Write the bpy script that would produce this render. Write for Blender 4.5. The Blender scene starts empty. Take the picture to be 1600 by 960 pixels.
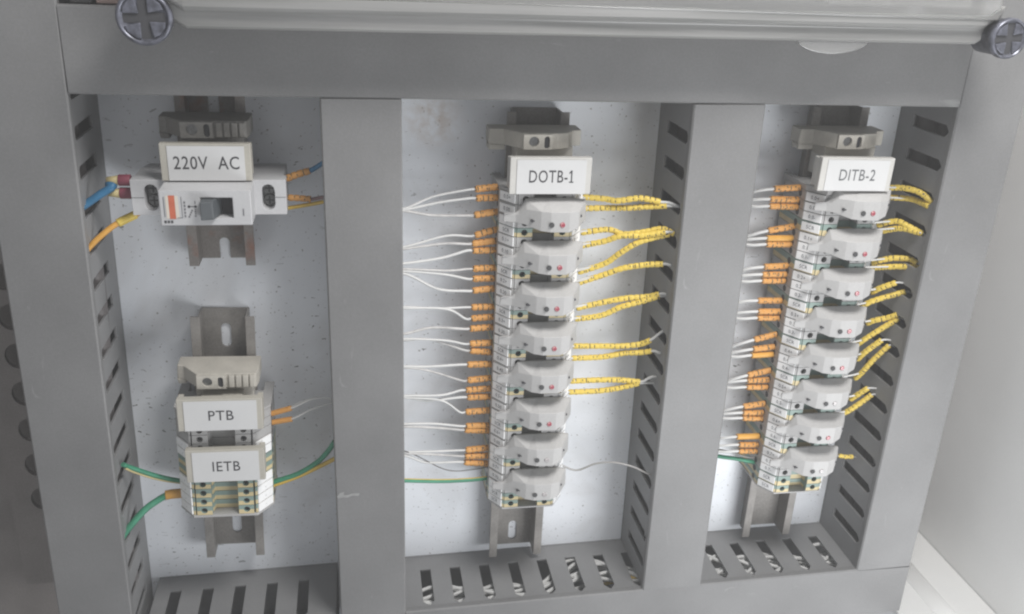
import bpy, bmesh, math, random
from mathutils import Vector, Matrix
random.seed(7)
S = bpy.context.scene
COL = S.collection
MM = 0.001
# ---- panel space: x right, y up, z out of the mounting plate, millimetres ----
def W(p): return Vector((p[0]*MM, -p[2]*MM, p[1]*MM))

# ================= CAMERA =================
CF = 1.4324310300833727
CP = (4.925859220032078, 181.32423280104737, 509.3255351854904)
CR = (-0.3896285664160116, -0.183464160427524, 0.04674463148067844)
RM = (Matrix.Rotation(CR[1], 3, 'Y') @ Matrix.Rotation(CR[0], 3, 'X') @ Matrix.Rotation(CR[2], 3, 'Z'))
cam = bpy.data.cameras.new('camera'); camo = bpy.data.objects.new('camera', cam); COL.objects.link(camo)
A3 = Matrix(((1,0,0),(0,0,-1),(0,1,0)))
camo.matrix_world = Matrix.Translation(W(CP)) @ (A3 @ RM).to_4x4()
cam.sensor_width = 36; cam.lens = CF*1000*36/1600
cam.clip_start = 0.01; cam.clip_end = 50
S.camera = camo
S.render.resolution_x = 1024; S.render.resolution_y = 614
# ================= LIGHT =================
wd = bpy.data.worlds.new('World'); S.world = wd; wd.use_nodes = True
bg = wd.node_tree.nodes['Background']
bg.inputs[0].default_value = (0.95, 0.97, 1.0, 1); bg.inputs[1].default_value = 0.41
def area(name, p, target, sx, sy, power, col):
    l = bpy.data.lights.new(name, 'AREA'); l.shape = 'RECTANGLE'; l.size = sx*MM; l.size_y = sy*MM
    l.energy = power; l.color = col
    o = bpy.data.objects.new(name, l); COL.objects.link(o); o.location = W(p)
    o.rotation_euler = (W(target)-W(p)).to_track_quat('-Z', 'Y').to_euler(); return o
area('daylight_above', (240, 560, 330), (170, -20, 0), 220, 180, 5.0, (1.0, 0.985, 0.965))
area('daylight_front', (390, -250, 420), (230, -120, 0), 300, 240, 2.15, (0.97, 0.985, 1.0))
S.view_settings.view_transform = 'Standard'; S.view_settings.look = 'None'
S.view_settings.exposure = 0; S.view_settings.gamma = 1
S.render.engine = 'CYCLES'
S.cycles.filter_width = 2.2

# pixel of the 1600x960 survey + depth -> panel point
def at(px, py, z):
    d = RM @ Vector(((px-800)/(CF*1000), (480-py)/(CF*1000), -1))
    t = (z-CP[2])/d.z
    return (CP[0]+t*d.x, CP[1]+t*d.y, z)

# ================= MATERIALS =================
MAT = {}
def mat(name, col, rough=0.5, var=0.12, scale=60, metal=0.0, bump=0.0, col2=None, thr=None, coat=0.0, spec=0.5, fine=0.0, trans=0.0, scuff=None):
    m = bpy.data.materials.new(name); m.use_nodes = True; nt = m.node_tree; N = nt.nodes; L = nt.links
    b = N['Principled BSDF']; b.inputs['Roughness'].default_value = rough; b.inputs['Metallic'].default_value = metal
    b.inputs['Specular IOR Level'].default_value = spec; b.inputs['Coat Weight'].default_value = coat
    b.inputs['Coat Roughness'].default_value = 0.25
    b.inputs['Transmission Weight'].default_value = trans
    tc = N.new('ShaderNodeTexCoord'); nz = N.new('ShaderNodeTexNoise'); nz.inputs['Scale'].default_value = scale
    nz.inputs['Detail'].default_value = 6
    L.new(tc.outputs['Object'], nz.inputs['Vector'])
    r = N.new('ShaderNodeValToRGB')
    lo = thr[0] if thr else 0.3; hi = thr[1] if thr else 0.7
    r.color_ramp.elements[0].position = lo; r.color_ramp.elements[1].position = hi
    c2 = col2 if col2 else tuple(c*(1-var) for c in col)
    r.color_ramp.elements[0].color = (*col, 1) if col2 else (*c2, 1)
    r.color_ramp.elements[1].color = (*c2, 1) if col2 else tuple(min(1, c*(1+var*0.5)) for c in col)+(1,)
    L.new(nz.outputs['Fac'], r.inputs['Fac'])
    out = r.outputs['Color']
    if fine > 0:
        n2 = N.new('ShaderNodeTexNoise'); n2.inputs['Scale'].default_value = 900; n2.inputs['Detail'].default_value = 3
        L.new(tc.outputs['Object'], n2.inputs['Vector'])
        mr = N.new('ShaderNodeMapRange'); mr.inputs[1].default_value = 0.3; mr.inputs[2].default_value = 0.7
        mr.inputs[3].default_value = 1-fine; mr.inputs[4].default_value = 1+fine
        L.new(n2.outputs['Fac'], mr.inputs[0])
        mx = N.new('ShaderNodeVectorMath'); mx.operation = 'SCALE'
        L.new(out, mx.inputs[0]); L.new(mr.outputs[0], mx.inputs['Scale']); out = mx.outputs[0]
    if scuff:
        ms = N.new('ShaderNodeMapping'); ms.inputs['Scale'].default_value = (1, 1, 0.35); ms.inputs['Rotation'].default_value = (0, 0.6, 0)
        n4 = N.new('ShaderNodeTexNoise'); n4.inputs['Scale'].default_value = 170; n4.inputs['Detail'].default_value = 4; n4.inputs['Distortion'].default_value = 0.8
        r4 = N.new('ShaderNodeValToRGB'); r4.color_ramp.elements[0].position = 0.70; r4.color_ramp.elements[1].position = 0.80
        mx4 = N.new('ShaderNodeMix'); mx4.data_type = 'RGBA'; mx4.inputs[7].default_value = (*scuff, 1)
        L.new(tc.outputs['Object'], ms.inputs['Vector']); L.new(ms.outputs[0], n4.inputs['Vector']); L.new(n4.outputs['Fac'], r4.inputs['Fac'])
        L.new(r4.outputs['Color'], mx4.inputs[0]); L.new(out, mx4.inputs[6]); out = mx4.outputs[2]
    L.new(out, b.inputs['Base Color'])
    if bump > 0:
        bp = N.new('ShaderNodeBump'); bp.inputs['Strength'].default_value = bump; bp.inputs['Distance'].default_value = 0.0006
        n3 = N.new('ShaderNodeTexNoise'); n3.inputs['Scale'].default_value = 400
        L.new(tc.outputs['Object'], n3.inputs['Vector']); L.new(n3.outputs['Fac'], bp.inputs['Height'])
        L.new(bp.outputs[0], b.inputs['Normal'])
    MAT[name] = m; return m

mat('duct_grey', (0.184, 0.183, 0.184), 0.5, 0.18, 16, bump=0.08, fine=0.06, scuff=(0.27, 0.27, 0.268))
mat('duct_wall_grey', (0.21, 0.21, 0.213), 0.5, 0.12, 30, fine=0.05)
mat('enclosure_paint', (0.76, 0.76, 0.75), 0.5, 0.05, 12, fine=0.02)
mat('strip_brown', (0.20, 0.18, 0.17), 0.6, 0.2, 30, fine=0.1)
mat('rail_zinc', (0.25, 0.235, 0.22), 0.5, 0.2, 60, metal=0.15, fine=0.12)
mat('rail_rusty', (0.22, 0.20, 0.185), 0.6, 0.2, 55, metal=0.1, col2=(0.25, 0.10, 0.06), thr=(0.53, 0.68), fine=0.12)
mat('clamp_beige', (0.46, 0.435, 0.385), 0.55, 0.14, 80, fine=0.06)
mat('clamp_dusty', (0.21, 0.20, 0.185), 0.6, 0.2, 80, fine=0.08)
mat('holder_beige', (0.42, 0.40, 0.35), 0.5, 0.08, 60, fine=0.04)
mat('holder_grey', (0.50, 0.49, 0.465), 0.5, 0.06, 60, fine=0.03)
mat('terminal_grey', (0.39, 0.385, 0.38), 0.5, 0.09, 60, fine=0.05)
mat('module_grey', (0.405, 0.40, 0.395), 0.5, 0.07, 45, fine=0.04)
mat('pe_green', (0.22, 0.30, 0.27), 0.5, 0.15, 90)
mat('pe_yellow', (0.58, 0.48, 0.27), 0.5, 0.15, 90)
mat('paper_white', (0.57, 0.57, 0.57), 0.8, 0.03, 40, spec=0.2)
mat('marker_white', (0.90, 0.90, 0.90), 0.5, 0.06, 90)
mat('ink', (0.045, 0.045, 0.05), 0.7, 0.1, 90)
mat('ink_soft', (0.16, 0.16, 0.17), 0.7, 0.1, 90)
mat('ink_tag', (0.09, 0.09, 0.10), 0.7, 0.1, 90)
mat('ink_faded', (0.12, 0.125, 0.13), 0.7, 0.1, 90)
mat('scrape_grey', (0.27, 0.27, 0.268), 0.6, 0.2, 300)
mat('hole_dark', (0.05, 0.05, 0.052), 0.7, 0.1, 90)
mat('screw_steel', (0.20, 0.20, 0.20), 0.4, 0.4, 500, metal=0.7)
mat('knob_steel', (0.15, 0.155, 0.19), 0.35, 0.6, 260, metal=0.4)
mat('wire_white', (0.58, 0.58, 0.57), 0.45, 0.1, 150)
mat('wire_dirty', (0.50, 0.49, 0.48), 0.5, 0.25, 200)
mat('wire_grey', (0.36, 0.35, 0.34), 0.5, 0.1, 150)
mat('wire_dark', (0.12, 0.11, 0.11), 0.5, 0.1, 150)
mat('wire_blue', (0.03, 0.17, 0.33), 0.45, 0.2, 150)
mat('wire_green', (0.04, 0.24, 0.14), 0.45, 0.2, 150)
mat('wire_yellow', (0.62, 0.42, 0.07), 0.45, 0.15, 150)
mat('wire_brown', (0.20, 0.12, 0.12), 0.5, 0.2, 150)
mat('wire_pink', (0.45, 0.10, 0.16), 0.5, 0.2, 150)
mat('sleeve_orange', (0.60, 0.29, 0.07), 0.5, 0.1, 650, col2=(0.42, 0.18, 0.05), thr=(0.58, 0.72))
mat('sleeve_amber', (0.66, 0.34, 0.06), 0.45, 0.08, 300)
mat('sleeve_yellow', (0.72, 0.53, 0.09), 0.5, 0.1, 620, col2=(0.50, 0.36, 0.07), thr=(0.58, 0.72))
mat('print_brown', (0.10, 0.07, 0.04), 0.6, 0.1, 200)
mat('lug_cream', (0.55, 0.45, 0.22), 0.5, 0.15, 200)
mat('lug_maroon', (0.24, 0.05, 0.08), 0.5, 0.15, 200)
mat('breaker_white', (0.47, 0.47, 0.478), 0.42, 0.05, 60, fine=0.03)
mat('breaker_orange', (0.50, 0.13, 0.07), 0.5, 0.12, 200)
mat('breaker_cream', (0.60, 0.55, 0.48), 0.5, 0.05, 200)
mat('toggle_grey', (0.07, 0.078, 0.085), 0.45, 0.1, 100)
mat('lens_red', (0.30, 0.045, 0.07), 0.15, 0.3, 900, col2=(0.55, 0.30, 0.30), thr=(0.5, 0.6))
mat('lens_clear', (0.33, 0.31, 0.31), 0.15, 0.3, 900, col2=(0.55, 0.52, 0.52), thr=(0.5, 0.6))
mat('dust_pink', (0.30, 0.22, 0.20), 0.6, 0.2, 50)

def plate_material():
    m = bpy.data.materials.new('plate_paint'); m.use_nodes = True; nt = m.node_tree; N = nt.nodes; L = nt.links
    b = N['Principled BSDF']; b.inputs['Roughness'].default_value = 0.33; b.inputs['Coat Weight'].default_value = 0.3; b.inputs['Coat Roughness'].default_value = 0.2
    tc = N.new('ShaderNodeTexCoord')
    def noise(sc, det=4, dist=0, vec=None):
        n = N.new('ShaderNodeTexNoise'); n.inputs['Scale'].default_value = sc; n.inputs['Detail'].default_value = det
        n.inputs['Distortion'].default_value = dist
        L.new(vec or tc.outputs['Object'], n.inputs['Vector']); return n.outputs['Fac']
    def ramp(f, a, b2, ca, cb):
        r = N.new('ShaderNodeValToRGB'); r.color_ramp.elements[0].position = a; r.color_ramp.elements[1].position = b2
        r.color_ramp.elements[0].color = (ca, ca, ca, 1); r.color_ramp.elements[1].color = (cb, cb, cb, 1)
        L.new(f, r.inputs['Fac']); return r.outputs['Color']
    def mix(f, c1, c2):
        x = N.new('ShaderNodeMix'); x.data_type = 'RGBA'; L.new(f, x.inputs[0])
        for i, c in ((6, c1), (7, c2)):
            if isinstance(c, tuple): x.inputs[i].default_value = (*c, 1)
            else: L.new(c, x.inputs[i])
        return x.outputs[2]
    base = mix(noise(14, 5), (0.76, 0.785, 0.83), (0.84, 0.865, 0.90))
    # wide dirty smears
    base = mix(ramp(noise(9, 6, 1.5), 0.52, 0.75, 0, 0.5), base, (0.42, 0.40, 0.38))
    # small dark flecks, grouped
    mp = N.new('ShaderNodeMapping'); mp.inputs['Scale'].default_value = (1, 1, 2.2); L.new(tc.outputs['Object'], mp.inputs['Vector'])
    fl = ramp(noise(210, 2, 0.8, mp.outputs[0]), 0.675, 0.72, 0, 1)
    gr = ramp(noise(16, 2), 0.42, 0.62, 0, 1)
    mu = N.new('ShaderNodeMath'); mu.operation = 'MULTIPLY'; L.new(fl, mu.inputs[0]); L.new(gr, mu.inputs[1])
    base = mix(mu.outputs[0], base, (0.10, 0.095, 0.09))
    fl2 = ramp(noise(520, 1, 0.2), 0.69, 0.74, 0, 0.7)
    base = mix(fl2, base, (0.2, 0.18, 0.16))
    # brown stain near the top of the middle bay
    c = W(at(678, 185, 0)); vm = N.new('ShaderNodeVectorMath'); vm.operation = 'DISTANCE'; vm.inputs[1].default_value = c
    L.new(tc.outputs['Object'], vm.inputs[0])
    mr = N.new('ShaderNodeMapRange'); mr.inputs[1].default_value = 0.004; mr.inputs[2].default_value = 0.020; mr.inputs[3].default_value = 0.55; mr.inputs[4].default_value = 0
    L.new(vm.outputs['Value'], mr.inputs[0])
    m5 = N.new('ShaderNodeMath'); m5.operation = 'MULTIPLY'; L.new(mr.outputs[0], m5.inputs[0]); L.new(ramp(noise(150, 4), 0.35, 0.6, 0, 1), m5.inputs[1])
    base = mix(m5.outputs[0], base, (0.44, 0.33, 0.24))
    L.new(base, b.inputs['Base Color'])
    bp = N.new('ShaderNodeBump'); bp.inputs['Strength'].default_value = 0.15; bp.inputs['Distance'].default_value = 0.001
    L.new(noise(45, 3), bp.inputs['Height']); L.new(bp.outputs[0], b.inputs['Normal'])
    MAT['plate_paint'] = m
plate_material()
def streaky(name, c1, c2, rough, trans):
    m = bpy.data.materials.new(name); m.use_nodes = True; N = m.node_tree.nodes; L = m.node_tree.links
    b = N['Principled BSDF']; b.inputs['Roughness'].default_value = rough; b.inputs['Transmission Weight'].default_value = trans
    tc = N.new('ShaderNodeTexCoord'); mp = N.new('ShaderNodeMapping'); mp.inputs['Scale'].default_value = (6, 160, 160)
    n = N.new('ShaderNodeTexNoise'); n.inputs['Scale'].default_value = 1.4; n.inputs['Detail'].default_value = 5
    L.new(tc.outputs['Object'], mp.inputs['Vector']); L.new(mp.outputs[0], n.inputs['Vector'])
    r = N.new('ShaderNodeValToRGB'); r.color_ramp.elements[0].position = .36; r.color_ramp.elements[1].position = .6
    r.color_ramp.elements[0].color = (*c1, 1); r.color_ramp.elements[1].color = (*c2, 1)
    L.new(n.outputs['Fac'], r.inputs['Fac']); L.new(r.outputs['Color'], b.inputs['Base Color']); MAT[name] = m
streaky('cover_acrylic', (0.36, 0.36, 0.35), (0.52, 0.515, 0.505), 0.3, 0.45)
streaky('cover_clear', (0.66, 0.66, 0.655), (0.78, 0.78, 0.77), 0.16, 0.8)

# ================= MESH HELPERS =================
_flat = {}
def flat2d(outer, holes=()):
    """triangulated 2D region with holes -> (verts2d, faces)"""
    key = (tuple(map(tuple, outer)), tuple(tuple(map(tuple, h)) for h in holes))
    if key in _flat: return _flat[key]
    K = 1000.0
    cu = bpy.data.curves.new('tmp', 'CURVE'); cu.dimensions = '2D'; cu.fill_mode = 'BOTH'
    for lp in (outer, *holes):
        sp = cu.splines.new('POLY'); sp.points.add(len(lp)-1)
        for i, (a, b) in enumerate(lp): sp.points[i].co = (a, b, 0, 1)
        sp.use_cyclic_u = True
    ob = bpy.data.objects.new('tmp', cu); COL.objects.link(ob)
    me = bpy.data.meshes.new_from_object(ob.evaluated_get(bpy.context.evaluated_depsgraph_get()))
    vs = [(v.co.x, v.co.y) for v in me.vertices]; fs = [tuple(p.vertices) for p in me.polygons]
    bpy.data.objects.remove(ob); bpy.data.curves.remove(cu); bpy.data.meshes.remove(me)
    _flat[key] = (vs, fs); return vs, fs
_txt = {}
def text2d(s, size, sx=1.0, thin=0.0):
    key = (s, size, sx, thin)
    if key in _txt: return _txt[key]
    cu = bpy.data.curves.new('tmp', 'FONT'); cu.body = s; cu.size = size; cu.align_x = 'CENTER'; cu.align_y = 'CENTER'
    cu.resolution_u = 3; cu.offset = thin; cu.space_character = 1.08
    ob = bpy.data.objects.new('tmp', cu); COL.objects.link(ob)
    me = bpy.data.meshes.new_from_object(ob.evaluated_get(bpy.context.evaluated_depsgraph_get()))
    vs = [(v.co.x*sx, v.co.y) for v in me.vertices]; fs = [tuple(p.vertices) for p in me.polygons]
    bpy.data.objects.remove(ob); bpy.data.curves.remove(cu); bpy.data.meshes.remove(me)
    _txt[key] = (vs, fs); return vs, fs

class MB:
    def __init__(s): s.v = []; s.f = []; s.m = []; s.sm = []
    def add(s, vs, fs, mi=0, smooth=False):
        o = len(s.v); s.v += [tuple(v) for v in vs]
        for f in fs: s.f.append(tuple(i+o for i in f)); s.m.append(mi); s.sm.append(smooth)
        return s
    def box(s, x0, x1, y0, y1, z0, z1, mi=0):
        vs = [(x, y, z) for x in (x0, x1) for y in (y0, y1) for z in (z0, z1)]
        return s.add(vs, [(0,1,3,2),(4,6,7,5),(0,4,5,1),(2,3,7,6),(0,2,6,4),(1,5,7,3)], mi)
    def ring(s, rings, mi=0, cap=True, smooth=False):
        n = len(rings[0]); vs = [p for r in rings for p in r]; fs = []
        for k in range(len(rings)-1):
            for i in range(n):
                j = (i+1) % n; fs.append((k*n+i, k*n+j, (k+1)*n+j, (k+1)*n+i))
        s.add(vs, fs, mi, smooth)
        if cap:
            o = len(s.v)-len(vs)
            s.f.append(tuple(o+i for i in range(n))[::-1]); s.m.append(mi); s.sm.append(False)
            s.f.append(tuple(o+(len(rings)-1)*n+i for i in range(n))); s.m.append(mi); s.sm.append(False)
        return s
    def prism_y(s, prof, y0, y1, mi=0):   # prof (x,z)
        return s.ring([[(x, y, z) for x, z in prof] for y in (y0, y1)], mi)
    def slab(s, outer, holes, fn, t0, t1, mi=0):
        """extruded region with holes; fn(u,v,w)->(x,y,z)"""
        vs, fs = flat2d(outer, holes)
        s.add([fn(a, b, t0) for a, b in vs], fs, mi); s.add([fn(a, b, t1) for a, b in vs], [f[::-1] for f in fs], mi)
        for lp in (outer, *holes):
            n = len(lp); s.add([fn(a, b, t0) for a, b in lp]+[fn(a, b, t1) for a, b in lp],
                               [(i, (i+1) % n, n+(i+1) % n, n+i) for i in range(n)], mi)
        return s
    def text(s, st, size, fn, mi=1, sx=1.0, thin=0.0):
        vs, fs = text2d(st, size, sx, thin); return s.add([fn(a, b) for a, b in vs], fs, mi)
    def cyl(s, c, r, h, ax='z', n=20, mi=0, r2=None):
        r2 = r if r2 is None else r2; rr = []
        for k, (rad, d) in enumerate(((r, 0), (r2, h))):
            ring = []
            for i in range(n):
                a = 2*math.pi*i/n; u, v = rad*math.cos(a), rad*math.sin(a)
                ring.append({'z': (c[0]+u, c[1]+v, c[2]+d), 'x': (c[0]+d, c[1]+u, c[2]+v), 'y': (c[0]+u, c[1]+d, c[2]+v)}[ax])
            rr.append(ring)
        return s.ring(rr, mi, True, True)
    def tube(s, pts, rf, n=10, mi=0, cap=True):
        P = [Vector(p) for p in pts]; rings = []; prev = None
        for i, p in enumerate(P):
            t = (P[min(i+1, len(P)-1)]-P[max(i-1, 0)])
            t = t.normalized() if t.length > 1e-6 else Vector((1,0,0))
            a = prev if prev is not None else Vector((0, 0.31, 0.95))
            a = (a - t*a.dot(t)).normalized(); b = t.cross(a); prev = a
            r = rf(i) if callable(rf) else rf
            rings.append([tuple(p+a*r*math.cos(q)+b*r*math.sin(q)) for q in (2*math.pi*k/n for k in range(n))])
        return s.ring(rings, mi, cap, True)
    def build(s, name, mats, parent=None, bevel=0.0, rot=0.0, loc=None):
        me = bpy.data.meshes.new(name)
        me.from_pydata([W(v) for v in s.v], [], s.f); me.update()
        if isinstance(mats, str): mats = [mats]
        for q in mats: me.materials.append(MAT[q])
        for p, mi, sm in zip(me.polygons, s.m, s.sm): p.material_index = mi; p.use_smooth = sm
        bm = bmesh.new(); bm.from_mesh(me); bmesh.ops.remove_doubles(bm, verts=bm.verts, dist=1e-7)
        bmesh.ops.recalc_face_normals(bm, faces=bm.faces); bm.to_mesh(me); bm.free()
        o = bpy.data.objects.new(name, me); COL.objects.link(o)
        if parent: o.parent = parent
        if loc: o.location = W(loc)
        if rot: o.rotation_euler = (0, -rot, 0)
        if bevel:
            b = o.modifiers.new('bevel', 'BEVEL'); b.width = bevel*MM; b.segments = 2; b.limit_method = 'ANGLE'; b.angle_limit = math.radians(50)
        return o
def spline(pts, step=1.5):
    P = [Vector(p) for p in pts]; P = [P[0]*2-P[1]]+P+[P[-1]*2-P[-2]]; out = []
    for i in range(1, len(P)-2):
        a, b, c, d = P[i-1:i+3]; n = max(2, int((c-b).length/step))
        for k in range(n):
            t = k/n; out.append(0.5*((2*b)+(c-a)*t+(2*a-5*b+4*c-d)*t*t+(3*b-a-3*c+d)*t**3))
    out.append(P[-2]); return out
def thing(name, label, cat, loc=(0,0,0), rot=0.0, group=None):
    o = bpy.data.objects.new(name, None); COL.objects.link(o); o.empty_display_size = 0.005
    o.location = W(loc); o.rotation_euler = (0, -rot, 0); o['label'] = label; o['category'] = cat
    if group: o['group'] = group
    return o
def copy_tree(o, parent=None):
    c = o.copy(); COL.objects.link(c); c.parent = parent
    for ch in list(o.children): copy_tree(ch, c)
    return c
def tagm(o, label, cat, group=None):
    o['label'] = label; o['category'] = cat
    if group: o['group'] = group
    return o
def struct(o): o['kind'] = 'structure'; return o
def circle(cx, cy, r, n=14, ry=None):
    ry = ry or r; return [(cx+r*math.cos(2*math.pi*i/n), cy+ry*math.sin(2*math.pi*i/n)) for i in range(n)]
def obround(cx, cy, w, h, n=6):   # w x h, h>w along second axis
    r = w/2; k = h/2-r; pts = []
    for i in range(n+1):
        a = math.pi*i/n; pts.append((cx+r*math.cos(a), cy+k+r*math.sin(a)))
    for i in range(n+1):
        a = math.pi+math.pi*i/n; pts.append((cx+r*math.cos(a), cy-k+r*math.sin(a)))
    return pts

# ================= SETTING =================
struct(MB().box(-167, 392, -262, 300, -2.5, 0).build('back_panel', 'plate_paint', bevel=0.6))
struct(MB().box(-420, 452, -330, 420, -64, -60).build('cabinet_back', 'strip_brown'))
struct(MB().box(447, 452, -330, 420, -59.5, 150).build('cabinet_wall_right', 'enclosure_paint'))
fl = MB().box(376, 446.6, -255, -250.4, -59.5, 150)
struct(fl.build('cabinet_floor', 'enclosure_paint', bevel=0.8))
lip = MB(); lip.ring([[(410+8*math.cos(math.pi*(1-q/10)), -250.6+2.0*math.sin(math.pi*q/10)**1.4, z) for q in range(11)] for z in (-59, 149)], 0, True, True)
tagm(lip.build('floor_lip', 'enclosure_paint'), 'raised pale lip running out along the cabinet floor at lower right', 'lip')
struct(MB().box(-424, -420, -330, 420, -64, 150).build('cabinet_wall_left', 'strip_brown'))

# perforated strip seen past the left duct
holes = [circle(-199, -21-25.8*i, 7.5, 18, 8.5) for i in range(-9, 7)]
st = MB().slab([(-219, -243), (-150, -243), (-150, 260), (-219, 260)], holes, lambda u, v, w: (u, v, w), -42, -39)
tagm(st.build('perforated_strip', 'strip_brown'), 'dim brown upright strip with round holes showing left of the left duct', 'mounting strip')

# ================= CABLE DUCTS =================
D = 55.4
def duct(name, label, p0, ang, half, length, phase, pitch, group, walls=(1, 1), lid_ext=(0, 0)):
    """runs along local +y for `length` from p0; slots centred at phase + k*pitch"""
    t = thing(name, label, 'cable duct', (p0[0], p0[1], 0), ang, group)
    ks = [phase+pitch*k for k in range(-60, 60)]
    ks = [k for k in ks if 5 < k < length-5]
    def sl(c): return [(c-3.4, 15), (c+3.4, 15), (c+3.4, 46.2), (c+0.7, 49.2), (c+0.7, 50.4), (c-0.7, 50.4), (c-0.7, 49.2), (c-3.4, 46.2)]
    for sgn in (-1, 1):
        w = MB().slab([(0, 1.6), (length, 1.6), (length, 54), (0, 54)], [sl(c) for c in ks],
                      lambda u, v, q, sg=sgn: (sg*q, u, v), half-1.5, half)
        w.build('slotted_wall', 'duct_wall_grey', t, bevel=0.25)
    MB().box(-half, half, 0, length, 0.15, 1.5).build('base', 'duct_wall_grey', t)
    a, b = -lid_ext[0], length+lid_ext[1]; h = half+0.9
    prof = [(-h, 50.6), (-h, 54.6), (-h+0.8, D), (h-0.8, D), (h, 54.6), (h, 50.6), (half+0.15, 50.6), (half+0.15, 54.1), (-half-0.15, 54.1), (-half-0.15, 50.6)]
    MB().prism_y(prof, a, b).build('lid', 'duct_grey', t, bevel=0.35)
    return t
H = 18.8
G = 'grey slotted cable ducts round the rails'
def vduct(label, K, tl, y0, y1, ph, pitch):   # centre x = K - tl*y ; ph = y of one slot
    a = math.atan(tl)
    return duct('cable_duct', label, (K-tl*y0, y0), a, H, y1-y0, (ph-y0), pitch, G)
def bot_y(x): return -209.2+0.0184*(x-120)
vduct('tall grey slotted duct at the far left with blue and green wires entering', -144.2, -0.0145, -262, 230, 5.3, 19.45)
vduct('grey duct between the left column and the DOTB-1 column, chipped near its foot', 10.6, 0.0051, -262, 102.6, 5, 19.6)
vduct('grey duct between the DOTB-1 and DITB-2 columns, its lid ending above the bottom duct', 200.6, 0.012, -208.6, 102.6, 4.5, 19.75)
vduct('tall grey duct at the far right beside the pale cabinet wall', 351.0, 0.0061, -206.5, 230, -29.4, 19.6)
# top duct, along x
def hduct(name, label, x0, x1, yc0, ang, ph, pitch):
    return duct(name, label, (x0, yc0), ang-math.pi/2, H, x1-x0, ph-x0, pitch, G)
hduct('cable_duct', 'grey duct lying across the top with the clear cover above it', -122.6, 330.6, 122.6+0.0, 0.0, 46.9, 19.6)
# bottom duct pieces are one straight duct
hduct('cable_duct', 'grey duct along the bottom with white wires showing in its slots', 31.6, 372, bot_y(31.6)-H-0.9, math.atan(0.0184), 46.9, 19.55)
hduct('cable_duct', 'short grey duct at the bottom left between two upright ducts', -123.0, -10.4, bot_y(-123)-H-0.9, math.atan(0.0184), -110.5, 19.8)

# ================= DIN RAILS =================
def rail(label, K, tl, y0, y1, m, slots, notch=0):
    a = math.atan(tl); t = thing('mounting_rail', label, 'rail', (K-tl*y0, y0, 0), a, 'zinc mounting rails')
    L = y1-y0
    hs = [obround(0, s, 5.6, 15) for s in slots]
    # web with slots, side walls, flanges: one folded strip
    b = MB()
    out = [(-12.6, 0), (12.6, 0), (12.6, L), (-12.6, L)]
    if notch: out = [(-12.6, 0), (-2.8, 0)]+[(-2.8*math.cos(math.pi*q/8), notch-2.8+2.8*math.sin(math.pi*q/8)) for q in range(9)]+[(2.8, 0), (12.6, 0), (12.6, L), (-12.6, L)]
    b.slab(out, hs, lambda u, v, w: (u, v, w), 0.4, 1.7)
    for s in (-1, 1):
        b.prism_y([(s*12.6, 0.4), (s*13.6, 1.7), (s*13.6, 13.6), (s*17.5, 13.6), (s*17.5, 14.9), (s*12.4, 14.9), (s*12.4, 1.7)], 0, L)
    b.build('rail_profile', m, t, bevel=0.2)
    return t
rail('rusty upper left rail with the breaker clipped on it', -66.3, 0, 3.5, 101.5, 'rail_rusty', [36, 61, 86], 12)
rail('lower left rail carrying the PTB and IETB terminals', -68.3, -0.0231, -191, -27, 'rail_zinc', [16, 41, 66, 91, 116, 147])
rail('middle rail under the DOTB-1 terminal column', 106.6, 0, -205.5, 90, 'rail_zinc', [11, 36, 61, 86, 111, 136])
rail('right rail under the DITB-2 terminal column', 285.2, -0.001, -203.5, 95, 'rail_zinc', [-30, 56, 81, 106])

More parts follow.
